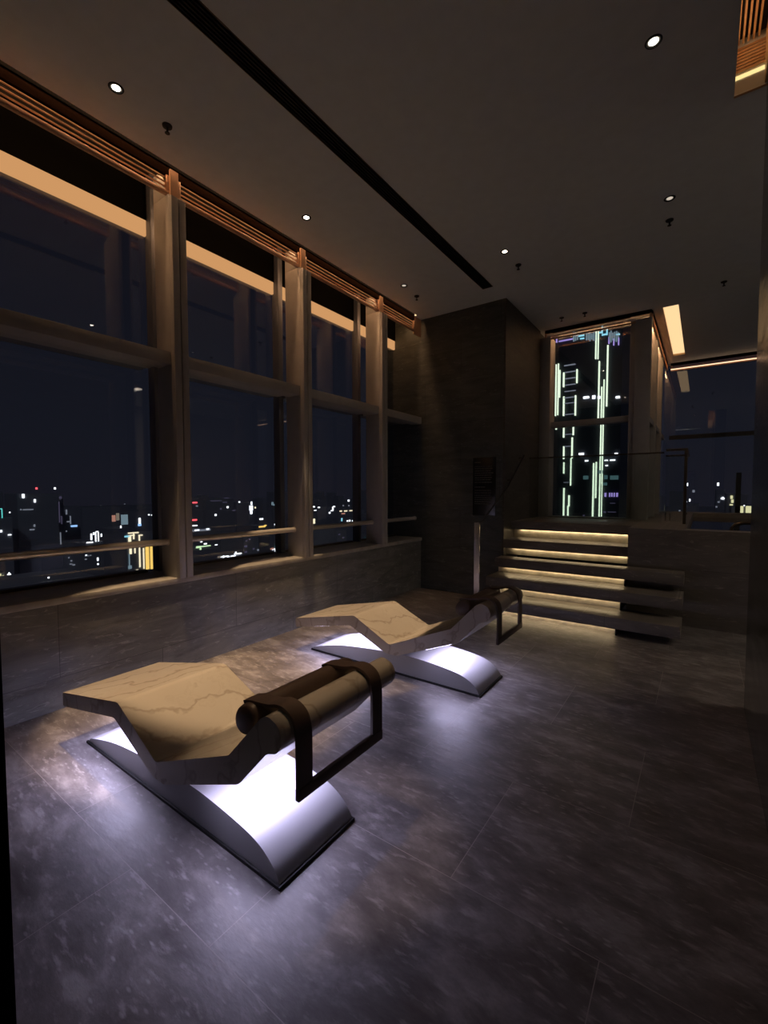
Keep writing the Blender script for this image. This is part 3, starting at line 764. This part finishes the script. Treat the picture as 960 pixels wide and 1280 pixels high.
building('office_tower', 'tower with two red lights seen just right of the first mullion', 240, 253, 624, 520,
         [('red_light', [(243.5, 628.3, 6, 1.7), (242.8, 650, 6.5, 2.0)], 'c_red'), ('lit_window', [(246, 632.5, 2.5, 1.4)], 'c_dimw')])
building('office_block', 'low hall with a long white lit roof edge beside the two red lights', 238, 266, 660, 420,
         [('roof_light', [(251, 662.8, 24, 2.2)], 'c_dimw'), ('roof_light', [(243, 657, 7, 1.3), (259.5, 661.5, 4, 1.8), (246, 662.8, 6, 1.8)], 'c_white')])
building('office_tower', 'wide dim tower with faint window rows in the middle of the second window', 258, 292, 624, 600,
         [('lit_window', [(284.5, 634, 2.2, 2.2), (269.5, 643.7, 2.2, 2.2), (299, 627.5, 1.8, 1.8)], 'c_white'),
          ('lit_window', [(283, 622.5, 6, 1), (270, 626, 14, 0.8), (281, 628, 5, 1), (292.5, 638, 4, 1.2), (276, 636, 2, 2)], 'c_violet')])
building('spire_tower', 'thin tower with a bright white lit spire in the second window', 311, 319, 629, 560,
         [('spire_light', [(314.3, 629, 1.8, 4), (313.8, 635, 4.2, 6), (314, 640.5, 2.6, 4)], 'c_white'), ('spire_light', [(319, 634.5, 1.6, 2)], 'c_warm')])
building('office_block', 'low block with one orange lit roof above the second window rail', 320, 351, 656, 430,
         [('roof_light', [(327.5, 658.3, 8, 1.7), (331.5, 656.8, 3, 1.4)], 'c_gold'), ('roof_light', [(326.5, 648.8, 4.5, 2), (345.5, 655.5, 5, 1.8)], 'c_white'), ('sign', [(340.5, 629.5, 2.4, 4), (343, 631, 3, 2), (349.5, 630, 2, 3)], 'c_pale')])
building('office_block', 'low roof edged with pale green light below the second window rail', 243, 268, 684, 250,
         [('roof_light', [(248, 683.8, 6, 2.4), (257, 682.5, 12, 1.3), (250.5, 686.5, 1.8, 3)], 'c_green'), ('lamp', [(251.5, 676.8, 2.2, 2.2), (256.5, 679.7, 3.5, 1.6), (270, 681, 3, 1)], 'c_white')])
building('office_block', 'low roof traced by a bent white line of light above the second sill', 236, 266, 701, 220,
         [('roof_light', [(249, 701.4, 18, 1.6), (262.3, 702.5, 1.4, 7), (242, 704.5, 8, 1.6), (261, 705.4, 6, 1.1)], 'c_white')])
building('office_block', 'lit colonnade with a row of white posts above the second sill', 270, 304, 694, 185,
         [('colonnade_light', [(274.5, 696, 5, 2.2)], 'c_dimwarm'), ('colonnade_light', [(279.2, 699, 1.2, 9), (285, 697, 2.2, 4), (289.5, 697.3, 2.2, 4), (280, 695.6, 10, 1.2), (291, 695, 6, 1.2), (297, 692, 9, 1.3), (295.5, 697, 1.6, 2.5), (294.5, 690.5, 1.5, 1.6)], 'c_white')])
building('office_block', 'dark block with dim window grid between the colonnade and the street', 304, 323, 668, 300,
         [('lit_window', [(307, 683, 3, 2.5), (307, 690, 3, 2), (312, 674, 2, 1.5), (317, 686, 2, 1.5), (308, 676, 2, 1.3)], 'c_violet'), ('lamp', [(322.5, 687.5, 2, 2)], 'c_dimw')], mat='facade_grey')
building('sign_block', 'block with a red and a teal sign stacked above a street corner', 337, 352, 670, 300,
         [('sign', [(348, 683.3, 8, 6)], 'c_teal'), ('sign', [(349.5, 672.5, 2, 3)], 'c_white'), ('sign', [(348, 675.5, 5, 4), (340, 686, 4, 2)], 'c_salmon'), ('street_light', [(344.5, 690.5, 1.8, 8), (344, 686.3, 8, 1.4)], 'c_white')])
building('office_block', 'low block with a yellow lit roof in the third window below its rail', 398, 424, 661, 330,
         [('roof_light', [(412.5, 665, 13, 1.5), (407, 666.8, 5, 1.8), (416, 663, 7, 1.8), (405.3, 664, 2, 1.8)], 'c_yellow'), ('lit_window', [(409, 674, 4, 4), (412, 679, 4, 1.4)], 'c_dimw')])
building('office_block', 'small block with one bright warm window at the left of the third window', 389, 397, 646, 420,
         [('lit_window', [(392.5, 651.5, 2.4, 6)], 'c_warm'), ('lit_window', [(396, 661, 5, 2), (393.2, 667.8, 2, 2)], 'c_salmon')])
building('office_tower', 'distant block with a hook shaped white light in the third window', 408, 421, 634, 700,
         [('sign', [(417.5, 633.2, 2.6, 1.4), (416, 636, 1.6, 5), (414.6, 638.3, 2.4, 1.2)], 'c_white'), ('lit_window', [(412, 641, 2, 2), (398.5, 634.3, 2.6, 1.6), (392.5, 633.5, 2.2, 1.6), (394, 638, 3, 1)], 'c_white')])
building('terminal_hall', 'long distant hall with a row of warm white lights left of the third mullion', 423, 452, 636, 800,
         [('hall_light', [(426, 638.9, 3, 1.4), (432, 638.7, 4, 1.4), (438.5, 638.3, 3.5, 1.3), (444.5, 638.7, 7, 1.3)], 'c_warm'), ('hall_light', [(429, 642, 4.5, 1.6)], 'c_salmon'),
          ('beacon', [(435.7, 625.8, 2.2, 2.2), (459.7, 627.7, 2.0, 2.0)], 'c_white'), ('beacon', [(436, 632, 1.6, 1.6), (429, 632, 1.6, 1.6), (448, 645, 1.8, 1.8)], 'c_dimw')])
building('office_block', 'low dark block with a line of tiny lamps over the third window rail', 424, 449, 647, 520,
         [('lamp', [(434.3, 651.2, 1.6, 1.6), (437, 650.8, 1.8, 1.8), (441.3, 651, 2.2, 1.8), (445, 651, 1.6, 1.4)], 'c_white'), ('lamp', [(427.2, 649.5, 1.5, 4)], 'c_cyan')])
building('office_block', 'grey block with dim windows low in the third window', 421, 433, 663, 240, [('lit_window', [(424, 668, 2, 1), (429, 672, 2, 1), (426, 677, 2, 1)], 'c_violet')], mat='facade_grey')
building('office_tower', 'distant block with four tiny lights in the narrow corner window', 483, 498, 633, 800,
         [('beacon', [(488.8, 636, 1.6, 1.6), (492, 634.8, 1.6, 1.4), (496, 634.8, 2.2, 1.8), (484, 634.8, 1.3, 1.6), (491.8, 640, 1.6, 1.4)], 'c_white')])

# the lit tower beyond the landing window
TD = 90
tw = building('neon_tower', 'tall dark tower traced with vertical lines of greenish white light beyond the landing', 691, 779, 396, TD,
    [('light_line', [(750.8, 566, 1.2, 164), (754.0, 540, 1.2, 130), (748.7, 490, 1.5, 76), (759.3, 470, 1.6, 76), (752.5, 618, 0.7, 60), (745.2, 432, 1.3, 34), (748.0, 432, 1.1, 34), (741.7, 613, 1.6, 68), (745.2, 600, 1.4, 45)], 'c_tower'),
     ('light_line', [(695.2, 488, 1.1, 64), (698.0, 487, 1.0, 64), (700, 480, 1.1, 34), (695.6, 533, 1.4, 8), (705.0, 475, 1.6, 18), (721.5, 470.5, 1.5, 17), (705.0, 508, 1.6, 24), (719.6, 507, 1.5, 25), (705.0, 538, 1.5, 18), (705.0, 566, 1.4, 16), (705.1, 585, 1.2, 14), (705.0, 628, 1.4, 36),
                     (717.0, 536, 1.5, 16), (715.4, 560, 1.5, 26), (713.8, 590, 1.1, 34), (711.5, 626, 1.6, 14), (710.2, 639, 1.4, 14)], 'c_tower'),
     ('cross_line', [(712.5, 456.5, 14, 0.9), (713, 465, 14, 0.8), (713, 473, 13, 0.8), (713, 481, 13, 0.7), (713, 489, 14, 0.6), (712, 497, 14, 0.8), (712, 504, 13, 0.5), (712, 518, 13, 0.6), (711, 543, 10, 0.5), (710, 558, 9, 0.6), (709, 603, 8, 0.5)], 'c_dimw'),
     ('lit_window', [(733, 497, 7, 2.4), (742.5, 496.6, 3.6, 4), (749, 497, 3, 3), (772.5, 496.7, 5, 2.4), (727, 567.5, 6, 2.4), (770.5, 567, 3.6, 1.6), (758, 575.5, 4, 1.4), (766, 575.2, 6.5, 1.6), (733.5, 576, 4, 1.6), (758.5, 582, 3, 1.4)], 'c_white'),
     ('lit_window', [(732.5, 597, 6, 4.5), (757.5, 596.5, 4, 5), (768, 597, 10, 5), (756.5, 605, 5, 3.5), (751, 590, 6, 4)], 'c_dimt'),
     ('lit_window', [(757, 618.5, 2, 5), (762.3, 618.5, 1.4, 5), (765, 618.5, 1.4, 5), (768, 618.5, 1.4, 5), (771.5, 618.5, 2, 5)], 'c_purple'),
     ('lit_window', [(766, 629, 6, 0.8), (765, 640, 10, 0.8), (756, 640, 3, 2), (730, 645, 2, 3)], 'c_violet'),
     ('sign_stroke', [(x, 421, 1.2, h) for x, h in ((717.5, 12), (719.8, 10), (722.2, 8), (733.5, 9), (735.7, 8), (737.8, 11), (740, 7), (742.2, 10), (744.6, 12), (747, 9), (762, 10), (764, 14), (766.2, 9), (768.5, 11), (770.8, 13), (773, 10))], 'c_pale'),
     ('sign_stroke', [(727.5, 416.5, 6, 1.3), (727, 420, 7, 1.3), (728, 423.5, 5, 1.2), (753, 412.5, 1.3, 9), (756, 411, 6, 1.5), (759, 415, 1.4, 8), (756, 418.5, 7, 1.4), (751, 416, 4, 1.3), (772.5, 418.5, 5, 1.2)], 'c_cyan'),
     ('sign_stroke', [(696.2, 425.5, 1.4, 6), (708, 425.5, 18, 1.0), (767.5, 428, 1.2, 8), (773.5, 427, 1.2, 9), (761.5, 426, 1.3, 8)], 'c_purple')], ax='Y', depth=26, mat='facade_black', group='towers beyond the landing')
building('office_tower', 'low teal lit block left of the neon traced tower', 690, 701, 609, 150,
         [('lit_window', [(695.5, 611.3, 5, 2.0), (696, 619, 7, 3), (696, 627, 7, 2), (695, 634, 4, 5), (699.5, 634, 2.4, 3)], 'c_dimt'), ('lit_window', [(697, 642, 4, 2.2), (701.5, 642.6, 3, 3)], 'c_cyan')], ax='Y', group='towers beyond the landing')

building('office_block', 'block with two yellow lit screens at far right', 914, 945, 634, 400,
         [('screen', [(924.7, 636.8, 9.0, 8.6), (936.3, 636.8, 8.4, 8.6)], 'c_yellow'), ('lamp', [(930.3, 632, 1.5, 1.5), (946.5, 632, 2.4, 2)], 'c_white')], ax='Y', group='city buildings at far right')
building('office_tower', 'tower with a patchy yellow sign left of the two yellow screens', 908, 918, 617, 445,
         [('sign', [(914.5, 621.5, 3, 4), (915.5, 626.5, 3, 4), (914, 631, 4, 1.6), (914.5, 640, 3, 1.2)], 'c_yellow')], ax='Y', group='city buildings at far right')
building('office_tower', 'tower with a bright white beacon above the far right window sill', 895, 906, 612, 490,
         [('beacon', [(897.6, 605.3, 2.6, 4)], 'c_white'), ('lamp', [(903.5, 623.2, 5, 1.6), (903.5, 622.8, 2, 3)], 'c_white'), ('lamp', [(898.3, 627.5, 2.6, 1.6), (895.5, 633.5, 2, 1.8), (910.7, 632.5, 2, 2)], 'c_dimw')], ax='Y', group='city buildings at far right')
building('office_block', 'dark block with one white lamp at the left of the far right window', 856, 874, 630, 430,
         [('lamp', [(862.2, 625.3, 1.8, 3.2)], 'c_white'), ('lamp', [(849.5, 638.3, 2.4, 1.6), (867, 614, 3, 3)], 'c_dimw')], ax='Y', group='city buildings at far right')

# countless faint lights towards the horizon
bm = bmesh.new()
random.seed(21)
for k in range(620):
    side = random.random()
    d = random.uniform(650, 2600)
    if side < 0.75:
        x = -d; y = random.uniform(-0.1, 2.4) * d
    else:
        y = d * 1.3; x = random.uniform(-1.2, 0.25) * y
    z = GZ + random.uniform(6, 130) * random.random()
    s = d / 1000 * random.uniform(0.35, 0.95)
    box(bm, (x - s, y - s, z - s * 0.7), (x + s, y + s, z + s * 0.7), random.choices((0, 1, 2, 3, 4), (6, 5, 2, 1, 1))[0])
o = link('distant_city_lights', bm, None, mats=['c_dimw', 'c_dimwarm', 'c_violet', 'c_salmon', 'c_teal'])
tag(o, 'countless tiny city lights towards the horizon outside the windows', 'city lights', kind='stuff')
# dim far blocks closing the skyline
bm = bmesh.new()
for k in range(150):
    d = random.uniform(900, 2600)
    if k % 4:
        x = -d; y = random.uniform(-0.1, 2.4) * d
    else:
        y = d * 1.3; x = random.uniform(-1.2, 0.25) * y
    w_ = random.uniform(14, 40); h_ = random.uniform(60, 185)
    box(bm, (x - w_, y - w_, GZ), (x + w_, y + w_, GZ + h_))
tag(link('distant_skyline', bm, 'facade'), 'dark mass of far buildings along the horizon', 'skyline', kind='stuff')

# ------------------------------------------------------------------ night sky
ml = bpy.data.lights.new('facade_fill', 'SUN'); ml.energy = 0.10; ml.color = (0.75, 0.82, 1.0); ml.angle = 0.01  # faint sun lamp added to lift the city facades
mo = bpy.data.objects.new('facade_fill', ml); C.objects.link(mo)
mo.rotation_euler = Vector((-0.62, 0.50, -0.60)).to_track_quat('-Z', 'Y').to_euler()

w = bpy.data.worlds.new('night')
bpy.context.scene.world = w
w.use_nodes = True
nt = w.node_tree
nt.nodes.clear()
out = nt.nodes.new('ShaderNodeOutputWorld')
g = N(nt, 'TexCoord')
sp = N(nt, 'SeparateXYZ', {0: g.outputs['Generated']})
c = ramp(nt, sp.outputs['Z'], [(0.0, (0.012, 0.012, 0.019)), (0.12, (0.0105, 0.0115, 0.0185)), (0.5, (0.007, 0.007, 0.012)), (1.0, (0.005, 0.005, 0.009))])
bg = N(nt, 'Background', {'Color': c, 'Strength': 1.0})
nt.links.new(bg.outputs[0], out.inputs[0])

sc = bpy.context.scene
sc.view_settings.view_transform = 'Standard'
sc.view_settings.look = 'None'
sc.view_settings.gamma = 1
sc.view_settings.use_curve_mapping = False
sc.view_settings.exposure = 0.0
sc.cycles.max_bounces = 10
sc.cycles.diffuse_bounces = 5
sc.cycles.glossy_bounces = 5
sc.cycles.transparent_max_bounces = 12
sc.cycles.sample_clamp_indirect = 4.0
sc.cycles.use_denoising = True
